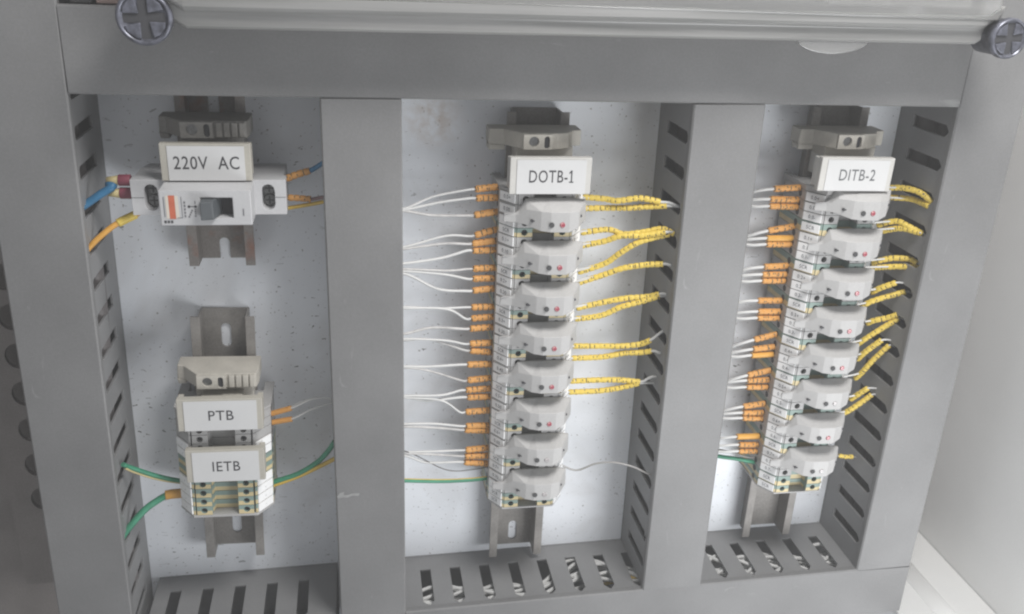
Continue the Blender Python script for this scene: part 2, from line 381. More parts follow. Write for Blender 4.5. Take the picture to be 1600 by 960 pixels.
# ================= TERMINAL BLOCKS =================
def body_bm(w, mi_low=0, sx=1.0):
    """terminal housing of thickness w along y (0..-w)"""
    b = MB()
    prof = [(-23,5),(-18.6,5),(-18.6,15.2),(18.6,15.2),(18.6,5),(23,5),(23,33),(15.6,43.8),(14.8,43.8),(14.8,41),(6.2,41),(5.4,37.5),(-5.4,37.5),(-6.2,41),(-14.8,41),(-14.8,43.8),(-15.6,43.8),(-23,33)]
    return b, [(x*sx, z) for x, z in prof]
def make_terminal(kind, w, sx=1.0):
    t = thing('terminal_block', 'proto', 'terminal')
    b, prof = body_bm(w, sx=sx); g = 0.12
    if kind == 'pe':
        b.prism_y(prof, -w+g, -w*0.52, 1); b.prism_y(prof, -w*0.52, -g, 0)
    else: b.prism_y(prof, -w+g, -g, 0)
    b.build('housing', ['pe_green', 'pe_yellow'] if kind == 'pe' else ['terminal_grey'], t, bevel=0.2)
    for s in (-1, 1):
        p = MB(); cx = s*10.3*sx; y0, y1 = -w+g, -g; a, c = (cx-4.3, cx+4.2)
        hx = cx+0.2*s; hr = min(1.75, w*0.33)
        fn = lambda u, v, q: (u, v, q)
        if kind == 'pe':
            p.slab([(a, y0), (c, y0), (c, y1), (a, y1)], [circle(hx, -w/2, hr, 14)], fn, 41, 44.2, 0)
            # painted yellow lower half as a thin cap
            p.slab([(a, y0), (c, y0), (c, -w*0.52), (hx+hr+0.1, -w*0.52), (hx+hr*0.8, -w*0.52-hr*0.68), (hx, -w*0.52-hr*0.98), (hx-hr*0.8, -w*0.52-hr*0.68), (hx-hr-0.1, -w*0.52), (a, -w*0.52)], [], fn, 44.2, 44.32, 1)
        else: p.slab([(a, y0), (c, y0), (c, y1), (a, y1)], [circle(hx, -w/2, hr, 14)], fn, 41, 44.2, 0)
        o = p.build('screw_pad', ['pe_green', 'pe_yellow'] if kind == 'pe' else ['terminal_grey'], t, bevel=0.15)
        sc = MB().cyl((hx, -w/2, 41.1), hr*0.93, 0.9, n=14); sc.box(hx-hr*0.8, hx+hr*0.8, -w/2-0.25, -w/2+0.25, 42.02, 42.1, 1)
        sc.build('screw', ['hole_dark', 'ink'], o)
        # wire entry funnel on the flank
        e = MB().cyl((s*23*sx-(0.0 if s > 0 else 0.15), -w/2, 27), min(2.0, w*0.36), 0.15, 'x', 12)
        e.build('wire_entry', 'hole_dark', t)
    return t
PROT = {}
def marker(t, text, w, side, sx=1.0, tall=None, soft=False):
    """white label clipped on the sloped shoulder"""
    P0 = Vector((23, 33)); P1 = Vector((15.6, 43.8)); d = (P1-P0); Ln = d.length; d.normalize(); n = Vector((-d.y, d.x)) * -1
    hh = (tall or w)/2-0.3
    m = MB()
    def fn(u, v, q):   # u along slope 0..Ln (from outer), v along y, q out
        p = P0+d*u+n*q
        return (side*p.x*sx, -w/2+v, p.y)
    m.slab([(1.0, -hh), (Ln-0.6, -hh), (Ln-0.6, hh), (1.0, hh)], [], fn, 0.05, 0.75, 0)
    ts = min(3.1, hh*1.35)
    if text:
        c = Ln/2+0.2
        m.text(text, ts, (lambda a, b: fn(c+a, b, 0.82)) if side < 0 else (lambda a, b: fn(c-a, b, 0.82)), 1, 0.9)
    m.build('marker_tag', ['marker_white', 'ink_tag'], t, bevel=0.12)
def place_terminal(kind, w, x, y, rot, text, label, group, sx=1.0, tall=None, rtext=None):
    key = (kind, w, sx)
    if key not in PROT: t = PROT[key] = make_terminal(kind, w, sx)
    else:
        src = PROT[key]; t = src.copy(); COL.objects.link(t)
        for ch in list(src.children):
            if ch.name.startswith('marker_tag'): continue
            c = ch.copy(); COL.objects.link(c); c.parent = t
            for gch in list(ch.children):
                d = gch.copy(); COL.objects.link(d); d.parent = c
    t.location = W((x, y, 0)); t.rotation_euler = (0, -rot, 0)
    t['label'] = label; t['group'] = group
    if text == '': return t
    marker(t, text, w, -1, sx, tall); marker(t, rtext if rtext is not None else text, w, 1, sx, tall)
    return t

# module prototypes -------------------------------------------------
def make_module(red, name='indicator_module'):
    t = thing(name, 'proto', 'plug-in module')
    b = MB()
    # stations along x: (x, front-bottom y, front z, fold y, back-top y)
    st_ = [(-22.3, 1.9, 44.6, 5.8, 6.6), (-16.0, 1.7, 46.0, 6.0, 7.0), (-14.2, 1.6, 47.0, 6.6, 8.6), (-10.8, 1.3, 49.0, 9.8, 14.6), (-3.5, -0.9, 53.4, 9.9, 15.0),
           (1.5, -1.2, 55.0, 9.9, 15.0), (11.5, -1.2, 55.4, 10.0, 15.0), (17.0, 0.6, 53.2, 10.0, 14.8), (22.3, 3.4, 46.4, 9.4, 14.0)]
    b.ring([[(x, yb, 44.0), (x, yb, zf), (x, yf, zf), (x, yt, 45.6), (x, yt, 44.0)] for x, yb, zf, yf, yt in st_])
    b.build('housing', 'module_grey', t, bevel=0.4)
    dk = MB().cyl((1.9, 3.0, 55.0), 1.45, 0.45, n=18)
    dk.build('test_socket', 'hole_dark', t)
    ln = MB().cyl((7.8, 3.0, 55.2), 1.6, 0.5, n=18, r2=1.1)
    o = ln.build('indicator_lens', 'lens_red' if red else 'lens_clear', t)
    ps = MB().cyl((-8.0, 4.2, 50.2), 0.85, 0.9, n=12); ps.box(-8.9, -6.6, 3.9, 4.5, 50.4, 51.6)
    ps.build('pilot_hole', 'ink', t)
    MB().cyl((18.2, 7.0, 51.4), 0.8, 0.5, n=12).build('side_hole', 'ink', t)
    return t
MODS = {}
def place_module(x, y, red, label):
    if red not in MODS: t = MODS[red] = make_module(red)
    else: t = copy_tree(MODS[red])
    t.location = W((x, y, 0)); t['label'] = label; t['group'] = 'grey indicator modules plugged on the terminals'
    return t

def tname(j, k, col):
    if j == 3: return 'green and yellow SCR terminal below the %s indicator module in the %s column' % (ordinal[k], col)
    side = 'just above' if j == 0 else ('under the top half of' if j == 1 else 'under the bottom half of')
    return 'grey terminal tagged 0.%d%s, %s the %s module in %s' % (k, '+0-'[j], side, ordinal[k], col)
ordinal = ['first', 'second', 'third', 'fourth', 'fifth', 'sixth', 'seventh', 'lowest']
# ---- DOTB-1 column ----
XC, TOPC, PIT = 106.6, 53.6, 24.1
MB().prism_y([(x*1.0, z) for x, z in [(-23,5),(-18.6,5),(-18.6,15.2),(18.6,15.2),(18.6,5),(23,5),(23,33),(15.6,43.8),(-15.6,43.8),(-23,33)]], -1.5, 0)
def end_plate(x, y, label, sx=1.0, rot=0.0, t=1.4):
    pr = [(-23.4,4),(-18.6,4),(-18.6,15.2),(18.6,15.2),(18.6,4),(23.4,4),(23.4,33.3),(15.8,44.4),(-15.8,44.4),(-23.4,33.3)]
    o = MB().prism_y([(a*sx, b) for a, b in pr], -t, 0).build('end_plate', 'terminal_grey', None, bevel=0.3, loc=(x, y, 0), rot=rot)
    tagm(o, label, 'end plate')
end_plate(XC, TOPC, 'thin grey end plate closing the top of the DOTB-1 column')
GC = 'terminal blocks of the DOTB-1 column'
for k in range(8):
    y = TOPC-1.6-k*PIT
    seq = [('grey', 6.0, '0.%d+' % k), ('grey', 7.4, '0.%d0' % k), ('grey', 5.6, '0.%d-' % k), ('pe', 5.1, 'SCR')]
    for kind, w, tx in seq:
        lb = tname([q[2] for q in seq].index(tx), k, 'DOTB-1')
        place_terminal(kind, w, XC, y, 0, tx, lb, GC, tall=min(w, 5.6)); y -= w
    place_module(XC, TOPC-18.6-k*PIT, k < 6, '%s grey indicator module from the top of the DOTB-1 column, %s lens' % (ordinal[k], 'red' if k < 6 else 'clear'))
place_terminal('pe', 5.1, XC, TOPC-1.6-8*PIT, 0, 'SCR', 'green and yellow terminal at the very bottom of the DOTB-1 column', GC)
end_plate(XC, TOPC-1.6-8*PIT-5.15, 'thin grey end plate closing the bottom of the DOTB-1 column', t=1.2)
# ---- DITB-2 column ----
XR, TOPR = 284.6, 54.0
GR = 'terminal blocks of the DITB-2 column'
end_plate(XR, TOPR, 'thick grey end plate closing the top of the DITB-2 column', t=3.2)
for k in range(8):
    y = TOPR-3.3-k*PIT
    seq = [('grey', 6.2, '0.%d+' % k), ('grey', 5.5, '0.%d0' % k), ('grey', 5.4, '0.%d-' % k), ('pe', 7.0, 'SCR')]
    for kind, w, tx in seq:
        lb = tname([q[2] for q in seq].index(tx), k, 'DITB-2')
        place_terminal(kind, w, XR, y, 0, tx, lb, GR, tall=min(w, 5.6)); y -= w
    place_module(XR, TOPR-13.8-k*PIT, k != 7 and k != 5, '%s grey indicator module from the top of the DITB-2 column, %s lens' % (ordinal[k], 'clear' if k in (5, 7) else 'red'))
place_terminal('pe', 5.1, XR, TOPR-3.3-8*PIT, 0, 'SCR', 'green and yellow terminal at the very bottom of the DITB-2 column', GR)
end_plate(XR, TOPR-3.3-8*PIT-5.15, 'thin grey end plate closing the bottom of the DITB-2 column', t=1.0)
# ---- PTB and IETB on the lower left rail ----
def wx(y): return -68.3+0.0231*y
RW = -math.atan(0.0231)
for i in range(5):
    y = -75.0-i*5.55
    vis = i >= 3
    place_terminal('grey', 5.5, wx(y), y, RW, '' if not vis else '-', 'grey PTB terminal, %s' % ('%s one down, hidden under the PTB label' % ordinal[i] if not vis else ('upper one showing below the PTB label' if i == 3 else 'lower one showing below the PTB label')), 'PTB terminals', sx=1.13)
end_plate(wx(-73), -73.4, 'grey end plate behind the top of the PTB label', 1.13, RW)
for i in range(1, 7):
    y = -97.6-i*5.9
    lab = ['under the upper part of the IETB label', 'under the middle of the IETB label', 'under the lower edge of the IETB label', 'first row showing below the IETB label', 'second row below the IETB label', 'third row below the IETB label', 'lowest row below the IETB label'][i]
    place_terminal('pe', 5.9, wx(y), y, RW, '' if i < 3 else '-', 'green and yellow earth terminal, '+lab, 'IETB earth terminals', sx=1.13)
end_plate(wx(-139), -138.95, 'grey end plate closing the bottom of the IETB terminals', 1.13, RW, 1.6)

# ================= END CLAMPS AND LABEL HOLDERS =================
def end_clamp(x, y, rot, m, label, wing=27.5, ribs=True):
    t = thing('end_clamp', label, 'end clamp', (x, y, 0), rot, 'beige end clamps on the rails')
    b = MB()
    pr = [(-wing, 15.5), (-wing, 27), (-20.5, 27.5), (-12, 38.5), (19.5, 38.5), (20.5, 33), (20.5, 15.5)]
    if not ribs: pr = pr[:4]+[(6.5, 38.5), (13, 36), (16.5, 30), (21.5, 29), (21.5, 15.5)]
    b.prism_y(pr, -8.6, 0)
    b.box(-wing, -19.5, -11.5, -8.6, 18, 27)
    b.box(-14, 17, -19, -8.7, 15.5, 31)     # lower body over the rail
    b.build('clamp_body', m, t, bevel=0.5)
    f = MB(); f.slab([(-12, -8.3), (3.6, -8.3), (3.6, -0.4), (-12, -0.4)], [circle(-6.4, -4.2, 2.7, 18), obround(0.6, -4.6, 2.9, 6.6)], lambda u, v, q: (u, v, q), 38.5, 40.3)
    f.build('screw_face', m, t, bevel=0.25)
    MB().cyl((-6.4, -4.2, 38.4), 2.6, 0.5, n=18).build('clamp_screw', 'screw_steel', t)
    MB().box(-0.8, 2.0, -7.8, -1.4, 38.4, 38.9).build('slot_recess', 'ink', t)
    if not ribs: return t
    r = MB()
    for i in range(4): r.box(5.0+i*3.7, 7.9+i*3.7, -8.0, -0.6, 38.4, 39.8)
    r.build('grip_ribs', m, t, bevel=0.4)
    return t
end_clamp(-65.8, 88.0, 0, 'clamp_dusty', 'dusty grey end clamp above the 220V AC label', 24)
end_clamp(wx(-50), -51.0, RW, 'clamp_beige', 'beige end clamp above the PTB label', 24)
end_clamp(XC-0.5, 83.3, 0, 'clamp_beige', 'beige end clamp above the DOTB-1 label', 28.5, False)
end_clamp(XR-0.5, 84.6, 0, 'clamp_beige', 'beige end clamp above the DITB-2 label', 28.5, False)
def label_holder(x, ytop, z, w, h, rot, text, m, label, tsize=6.2, sx=0.82, ink='ink', one=False):
    t = thing('label_holder', label, 'label holder', (x, ytop, 0), rot, 'label holders')
    b = MB(); b.box(-w/2, w/2, -h, 0, z-4.2, z); b.box(-w/2, -w/2+3, -h+2, -1, z-9, z-4.1); b.box(w/2-3, w/2, -h+2, -1, z-9, z-4.1)
    b.box(-11, 11, -h+3, -4, 15.3, z-4.1)
    b.build('holder_body', m, t, bevel=0.4)
    lp = 3.6; rp = 3.0
    p = MB(); p.slab([(-w/2+lp, -h+0.3), (w/2-rp, -h+0.3), (w/2-rp, -1.2), (-w/2+lp, -1.2)], [], lambda u, v, q: (u, v, q), z+0.02, z+0.4)
    cx = (lp-rp)/2
    p.text(text, tsize, lambda a, c: (cx+a, -h/2-0.5+c, z+0.46), 1, sx, 0.006*tsize)
    if one:
        mx = cx+max(v[0] for v in text2d(text, tsize, sx, 0.006*tsize)[0]); by = -h/2-0.5+min(v[1] for v in text2d(text, tsize, sx, 0.006*tsize)[0])
        ty = -h/2-0.5+max(v[1] for v in text2d(text, tsize, sx, 0.006*tsize)[0])
        p.box(mx-1.6, mx+0.8, by, by+0.6, z+0.41, z+0.465, 1)
        p.slab([(mx-0.7, ty-0.1), (mx-0.2, ty-1.0), (mx-1.5, ty-2.0), (mx-1.7, ty-1.3)], [], lambda u, v, q: (u, v, q), z+0.41, z+0.466, 1)
    p.build('paper_label', ['paper_white', ink], t)
    return t
label_holder(-65.2, 79.2, 50, 42.8, 18.6, 0, '220V  AC', 'holder_beige', 'beige label holder reading 220V AC above the breaker', 9.1, 0.80)
label_holder(wx(-70)+1.0, -60.5, 50, 45, 19.5, RW*0.6, 'PTB', 'holder_beige', 'beige label holder reading PTB', 8.6, 0.92)
label_holder(wx(-100)+2.2, -92.4, 50, 42.5, 20.5, RW*0.6, 'IETB', 'holder_beige', 'beige label holder reading IETB above the green and yellow terminals', 9.0, 0.85)
label_holder(107.6, 73.0, 50, 43.6, 19.6, 0, 'DOTB-1', 'holder_grey', 'pale label holder reading DOTB-1', 9.4, 0.70, 'ink', True)
label_holder(281.0, 73.6, 50, 43.6, 18.9, -0.01, 'DITB-2', 'holder_grey', 'pale label holder reading DITB-2', 9.1, 0.765, 'ink_faded')

# ================= CIRCUIT BREAKER =================
def breaker():
    t = thing('circuit_breaker', 'white circuit breaker with grey toggle and orange stripe under the 220V AC label', 'circuit breaker', (-65.4, 42.4, 0))
    b = MB()
    prof = [(-37, 12), (-19, 12), (-19, 15.2), (19, 15.2), (19, 12), (37.3, 12), (37.3, 47), (22, 47), (22, 50), (-21.5, 50), (-21.5, 47), (-37, 47)]
    # housing below the front nose, with the two screw wells cut in the shoulders
    b.prism_y([(-34, 12), (-19, 12), (-19, 15.2), (19, 15.2), (19, 12), (36, 12), (36, 38), (-36.5, 38), (-36.5, 22)], 0.3, 17.8)
    for x0, x1, cx in ((-37, -20, -27.6), (21, 37.3, 28.6)):
        b.slab([(x0, 0), (x1, 0), (x1, 18), (x0, 18)], [obround(cx, 9, 6.4, 13.4)], lambda u, v, q: (u, v, q), 38, 47.2)
    b.build('housing', 'breaker_white', t, bevel=0.5)
    n = MB(); n.slab([(-20.6, 0.1), (22.0, 0.1), (22.0, 17.6), (-20.6, 17.6)], [[(-1.6, 3.8), (13.2, 3.8), (13.2, 13.9), (-1.6, 13.9)]], lambda u, v, q: (u, v, q), 38.5, 65.4)
    no = n.build('front_nose', 'breaker_white', t, bevel=0.5)
    MB().box(-1.8, 13.4, 3.6, 14.1, 57, 58.5).build('toggle_well', 'ink', no)
    tg = MB(); tg.ring([[(-1.3, 4.1, 58), (7.5, 4.1, 58), (7.5, 13.6, 58), (-1.3, 13.6, 58)], [(-1.2, 4.2, 71), (4.6, 4.2, 69.5), (4.6, 13.4, 69.5), (-1.2, 13.4, 71)]])
    tg.build('toggle', 'toggle_grey', t, bevel=0.5)
    for cx in (-27.6, 28.6):
        s = MB()
        for dy in (-3.1, 3.1):
            s.cyl((cx, 9+dy, 38.3), 2.8, 2.6, n=18); s.box(cx-2.2, cx+2.2, 9+dy-0.35, 9+dy+0.35, 40.92, 41.0, 1); s.box(cx-0.35, cx+0.35, 9+dy-2.2, 9+dy+2.2, 40.93, 41.02, 1)
        s.build('terminal_screw', ['screw_steel', 'ink'], t)
    sm = MB(); sm.box(-36.9, -24.9-5.9, 8.9, 9.15, 47.2, 47.28); sm.box(32, 37.2, 8.9, 9.15, 47.2, 47.28); sm.build('seam', 'ink', t)
    z = 65.45; so = MB(); so.box(-16.2, -13.4, 3.6, 15.2, z, z+0.12); so.build('orange_stripe', 'breaker_orange', no)
    so = MB(); so.box(-17.6, -16.25, 3.8, 15, z, z+0.1); so.box(-13.35, -11.8, 3.8, 15, z, z+0.1); so.build('cream_border', 'breaker_cream', no)
    pr = MB()
    
    pr.box(-18.6, -18.2, 4.5, 14.5, z, z+0.1, 2); pr.box(-10.5, -10.2, 4, 14.6, z, z+0.1, 2); pr.box(-12.8, -10.5, 4, 4.25, z, z+0.1, 2)
    for i in range(5): pr.box(-9.4, -8.6, 4.4+i*1.7, 5.5+i*1.7, z, z+0.1, 2)
    for i in range(3): pr.box(-18.9+i*1.5, -17.9+i*1.5, 1.5, 2.8, z, z+0.1, 3)
    # switch symbol
    pr.box(-7.2, -3.8, 9.6, 9.85, z, z+0.1, 3); pr.cyl((-7.0, 9.7, z), 0.65, 0.1, n=10, mi=3); pr.cyl((-4.0, 9.7, z), 0.65, 0.1, n=10, mi=3)
    for i in range(4):
        pr.box(-7.6+0.5*i, -6.9+0.5*i, 4.2+i*1.05, 5.0+i*1.05, z, z+0.1, 2); pr.box(-4.6+0.2*(i % 2), -3.9, 4.6+i*1.1, 5.3+i*1.1, z, z+0.1, 2)
    pr.box(-4.3, -3.9, 11, 12.6, z, z+0.1, 2)
    pr.box(17.8, 18.4, 5, 8.5, z, z+0.1, 2)
    pr.build('front_print', ['breaker_orange', 'breaker_cream', 'ink_soft', 'ink'], no)
breaker()

# ================= WIRES =================
def sleeve_r(base, per=3.0, amp=0.17, step=0.55):
    return lambda i: base*(1-amp*(1 if (i*step) % per < step*1.01 else 0))
def wire(label, pts, r, m, sleeve=None, group=None, plain=False, cat='wire', tip=None):
    """pts: insulation path; sleeve=(pts, radius, material)"""
    t = thing('wire', label, cat, tuple(pts[0]), 0, group)
    o = Vector(pts[0])
    sp = [v-o for v in spline(pts, 1.6)]
    MB().tube(sp, r, 8).build('insulation', m, t)
    if sleeve:
        q, sr, sm_ = sleeve
        P = [v-o for v in spline(q, 0.55)]
        mb = MB().tube(P, sr if plain else sleeve_r(sr), 10)
        if not plain:      # tiny printed codes, one group per ring
            n = 10; nr = len(P)-1
            for i in range(nr):
                ph = (i*0.55) % 3.0
                if ph < 0.55 or 0.9 < ph < 2.4:
                    for k_ in range(n):
                        c = sum((Vector(mb.v[q]) for q in mb.f[i*n+k_]), Vector())/4-P[i]
                        if c.z > (0.1 if ph < 0.55 else 0.6)*sr and random.random() < (0.42 if ph < 0.55 else 0.07): mb.m[i*n+k_] = 1
        mb.build('marker_sleeve', [sm_, 'print_brown'], t)
    if tip:
        P = [Vector(v)-o for v in tip[0]]
        MB().tube(P, tip[1], 8).build('crimp_tip', tip[2], t)
    return t
ZL = 27.0
def add(p, d): return (p[0]+d[0], p[1]+d[1], p[2]+d[2])
# white wires with orange sleeves, left side of the DOTB-1 column
fy = [294.5,310,334, 363.5,379,392, 420,436,453, 480.5,497,513, 537,550,570, 593,609,621, 643,666,673, 702,713,724]
sy = [326,328,330, 386,389,412, 421,424,428, 480,482,522, 530,532,573, 575,619,621, 622,663,667, 707,709,712]
dy_ = [4,3,6, 8,3,2, -3,2,14, -1,6,-6, 2,9,2, 5,-4,5, 8,2,-2, -1,1,6]
for i in range(24):
    k, j = divmod(i, 3); y = fy[i]
    xr = 780-(i/23.0)*19; xl = xr-37+random.uniform(-2, 2)
    tilt = [3, 0, 5, 9, 4, 0, 1, 0, 3, 0, 2, 2, 1, -4, 0, 3, 2, 0, 2, 0, -2, 3, 0, -3][i]
    a = at(xr+2, y-tilt/2-1, ZL); b = at(xl, y+tilt/2, ZL+2); s0 = at(632, sy[i], 36)
    mid = at((xl+632)/2+random.uniform(-14, 14), (y+tilt/2+sy[i])/2+random.uniform(-1.5, 1.5)+(-dy_[i] if j != 2 else dy_[i]*0.8), ZL+5)
    q = at(xl-9, y+tilt*0.65, ZL+2.6)
    start = (min(s0[0]-14, 20), s0[1], 38)
    wire('%s white wire of the %s orange-sleeved trio left of the DOTB-1 column' % (['upper', 'middle', 'lower'][j], ordinal[k]),
         [start, s0, mid, q, b, a], 0.66+0.07*(i % 3), ['wire_white', 'wire_white', 'wire_dirty'][(i*7+i//3) % 3], ([b, tuple((Vector(a)+Vector(b))/2+Vector((0, .15, .2))), a], 2.0, 'sleeve_orange'), 'white wires with orange sleeves left of DOTB-1')
# thin dark loop and the green-yellow earth wire
wire('thin dark wire looping below the lowest white wires left of the DOTB-1 column', [at(620, 700, 40), at(650, 712, 34), at(700, 735, 30), at(745, 733, 27), at(766, 728, 27)], 0.32, 'wire_dark')
wg = wire('green and yellow earth wire entering the bottom left of the DOTB-1 column', [at(612, 750, 40), at(632, 751, 36), at(690, 752, 30), at(735, 750, 27), at(764, 747, 27)], 1.35, 'wire_green')
o0 = Vector(at(612, 750, 40)); MB().tube([Vector(v)+Vector((0, 1.1, .15))-o0 for v in spline([at(612, 750, 40), at(632, 751, 36), at(690, 752, 30), at(735, 750, 27), at(764, 747, 27)], 2)], 0.45, 8).build('yellow_stripe', 'wire_yellow', wg)

# yellow sleeved wires, right of the DOTB-1 column
def ysl(label, path, z0, z1, white=None, r=1.75, group='yellow sleeved wires right of DOTB-1', xin=8, xw=182):
    n = len(path); P = [at(x-(15 if i == 0 else 0), y, z0+(z1-z0)*i/(n-1)) for i, (x, y) in enumerate(path)]
    if white:
        Wp = [at(x, y, z1+(i+1)*1.0) for i, (x, y) in enumerate(white)]
    else: Wp = []
    last = Wp[-1] if Wp else P[-1]
    endp = (max(last[0]+xin, xw+6), last[1]-1, last[2]-1)
    full = [(XC+19, P[0][1], P[0][2])]+P[1:]+Wp+[endp]
    wire(label, full, 0.85, 'wire_white', (P, r, 'sleeve_yellow'), group)
ysl('topmost yellow sleeved wire right of DOTB-1, its white end curving into the duct', [(925,308),(945,311),(965,314),(1000,310),(1032,316)], ZL, 41, [(1045,317),(1061,323)])
ysl('yellow sleeved wire just under the topmost one right of the DOTB-1 column', [(924,326),(955,325),(985,325),(1015,323),(1042,322)], ZL, 42)
ysl('wavy yellow sleeved wire right of DOTB-1, level with its second module', [(922,364),(950,359),(975,366),(1010,362),(1035,358),(1054,366)], ZL, 43)
ysl('short-rising yellow sleeved wire joining the bent one right of the DOTB-1 column', [(920,385),(945,377),(970,369),(1005,368),(1040,363)], ZL, 43)
ysl('long yellow sleeved wire slanting steeply up at the right of the DOTB-1 column', [(918,426),(945,412),(970,395),(1000,378),(1046,366)], ZL, 42)
ysl('gently arching yellow sleeved wire with a white tip, below the steep slanting one', [(917,443),(945,429),(975,419),(1010,414),(1036,413)], ZL, 41, [(1042,413),(1050,415)])
ysl('upper yellow sleeved wire of the rising pair halfway down the right of DOTB-1', [(915,482),(945,472),(980,466),(1010,464),(1030,460)], ZL, 38, [(1036,459),(1043,461)])
ysl('lower yellow sleeved wire of the rising pair halfway down the right of DOTB-1', [(913,499),(940,493),(970,480),(1000,472),(1030,463)], ZL, 38)
ysl('yellow sleeved wire right of DOTB-1 with its white end pointing up', [(910,541),(940,541),(970,541),(1000,538),(1016,532)], ZL, 39, [(1026,525),(1038,517)])
ysl('yellow sleeved wire just below the one whose white end points up', [(908,560),(940,558),(975,552),(1000,551),(1018,549)], ZL, 39, [(1024,549),(1031,552)])
ysl('upper yellow sleeved wire of the lowest pair right of the DOTB-1 column', [(905,596),(935,594),(970,594),(1000,597)], ZL, 36, [(1009,594),(1019,589)])
ysl('lower yellow sleeved wire of the lowest pair right of the DOTB-1 column', [(903,613),(935,611),(970,606),(998,599)], ZL, 36)
wire('thin grey wire arching from the lower right of DOTB-1 to the duct', [(XC+19,-125.5,27), at(899,735,27), at(930,725,32), at(960,723,38), at(990,730,42), at(1016,742,46), (188,-126,46)], 0.62, 'wire_grey')

# DITB-2 column, left side
RF = [(1250,294,1209),(1244,312,1203),(1244,323,1202), (1243,356,1200),(1238,372.5,1198),(1238,382,1197), (1233,416,1193),(1229,429,1191),(1229,439,1190),
      (1223,470,1184),(1222,487,1184),(1221,497,1183), (1216,525,1178),(1215,543,1176),(1212,554,1174), (1206,581,1168),(1205,594,1167),(1204,605,1166),
      (1199,632,1161),(1197,645,1160),(1196,654,1160), (1189,682,1151),(1190,695,1154),(1190,705,1154)]
for i, (xr, y, xl) in enumerate(RF):
    k, j = divmod(i, 3); tilt = [2, -1, -1, 7, 0, 0, 2, 0, 0, 0, 0, 0, 9, 4, 2, 8, 1, 0, 5, 0, -1, 1, 0, 0][i]
    a = at(xr+5, y-tilt*0.5, ZL-1); b = at(xl, y+tilt*0.7, ZL); lid = 1190-(y-200)*0.137-14
    c = at((xl+lid)/2, y+tilt*1.3+1.5, ZL-1); e = at(lid, y+tilt*1.8+[5, 3, -2][j]+random.uniform(-1, 2), ZL-5)
    st = (min(e[0]-8, 214), e[1]-1, ZL-6)
    am = i in (4, 14, 21)
    wire('%s white wire of the %s %s trio left of the DITB-2 column' % (['upper', 'middle', 'lower'][j], ordinal[k], 'orange-sleeved' if not am else '(smooth bright sleeve)'),
         [st, e, c, b, a], 0.9, 'wire_white', ([b, tuple((Vector(a)+Vector(b))/2), a], 1.95, 'sleeve_amber' if am else 'sleeve_orange'), 'white wires with orange sleeves left of DITB-2', plain=am)
wire('green earth wire entering the bottom left of the DITB-2 column', [at(1095,706,20), at(1122,713,22), at(1150,717,24), at(1175,722,25), at(1196,726,26)], 1.35, 'wire_green')
wire('thin grey wire above the green earth wire at the lower left of DITB-2', [at(1110,700,22), at(1140,706,24), at(1165,714,25), at(1192,716,26)], 0.5, 'wire_grey')
# DITB-2 column, right side
def yr(label, path, z0, z1):
    n = len(path); P = [at(x, y, z0+(z1-z0)*i/(n-1)) for i, (x, y) in enumerate(path)]
    endp = (max(P[-1][0]+5, 337), P[-1][1]-1.5, P[-1][2]-1)
    wire(label, [(XR+19, P[0][1]+0.5, P[0][2])]+P[1:]+[endp], 0.6, 'wire_white', (P, 1.8, 'sleeve_yellow'), 'yellow sleeved wires right of DITB-2')
wn = ['top', 'second', 'third', 'fourth', 'fifth', 'sixth']
pairs = [([(1380,294),(1411,294),(1437,301),(1457,317)], [(1385,308),(1422,311),(1440,317),(1452,323)], 24, 46),
         ([(1370,352),(1400,346),(1419,354),(1442,366)], [(1370,363),(1407,357),(1437,364)], 24, 44),
         ([(1362,411),(1392,404),(1420,405),(1434,412)], [(1360,419),(1400,417),(1437,418)], 24, 42),
         ([(1362,458),(1374,451),(1400,442)], [(1345,480),(1360,472),(1385,464),(1415,456)], 26, 38),
         ([(1354,506),(1366,501),(1386,497),(1402,492)], [(1338,540),(1352,530),(1377,514),(1404,498)], 26, 38),
         ([(1340,562),(1351,551),(1377,532)], [(1336,592),(1347,582),(1365,562),(1389,540)], 26, 38),
         ([(1328,625),(1340,617),(1356,607)], [(1314,648),(1326,642),(1343,631),(1362,617)], 26, 34)]
wn.append('seventh')
for nm, (p1, p2, z0, z1) in zip(wn, pairs):
    yr('upper yellow sleeved wire of the %s pair right of the DITB-2 column' % nm, p1, z0, z1)
    yr('lower yellow sleeved wire of the %s pair right of the DITB-2 column' % nm, p2, z0, z1)
Pw = [at(1310,712,26), at(1321,714,27), at(1333,714,28)]
wire('thin grey wire with one short yellow sleeve at the lower right of DITB-2', [at(1300,712,26), at(1333,714,28), at(1350,719,26), at(1366,724,25), (338,-119,24)], 0.4, 'wire_grey', (Pw, 1.5, 'sleeve_yellow'))

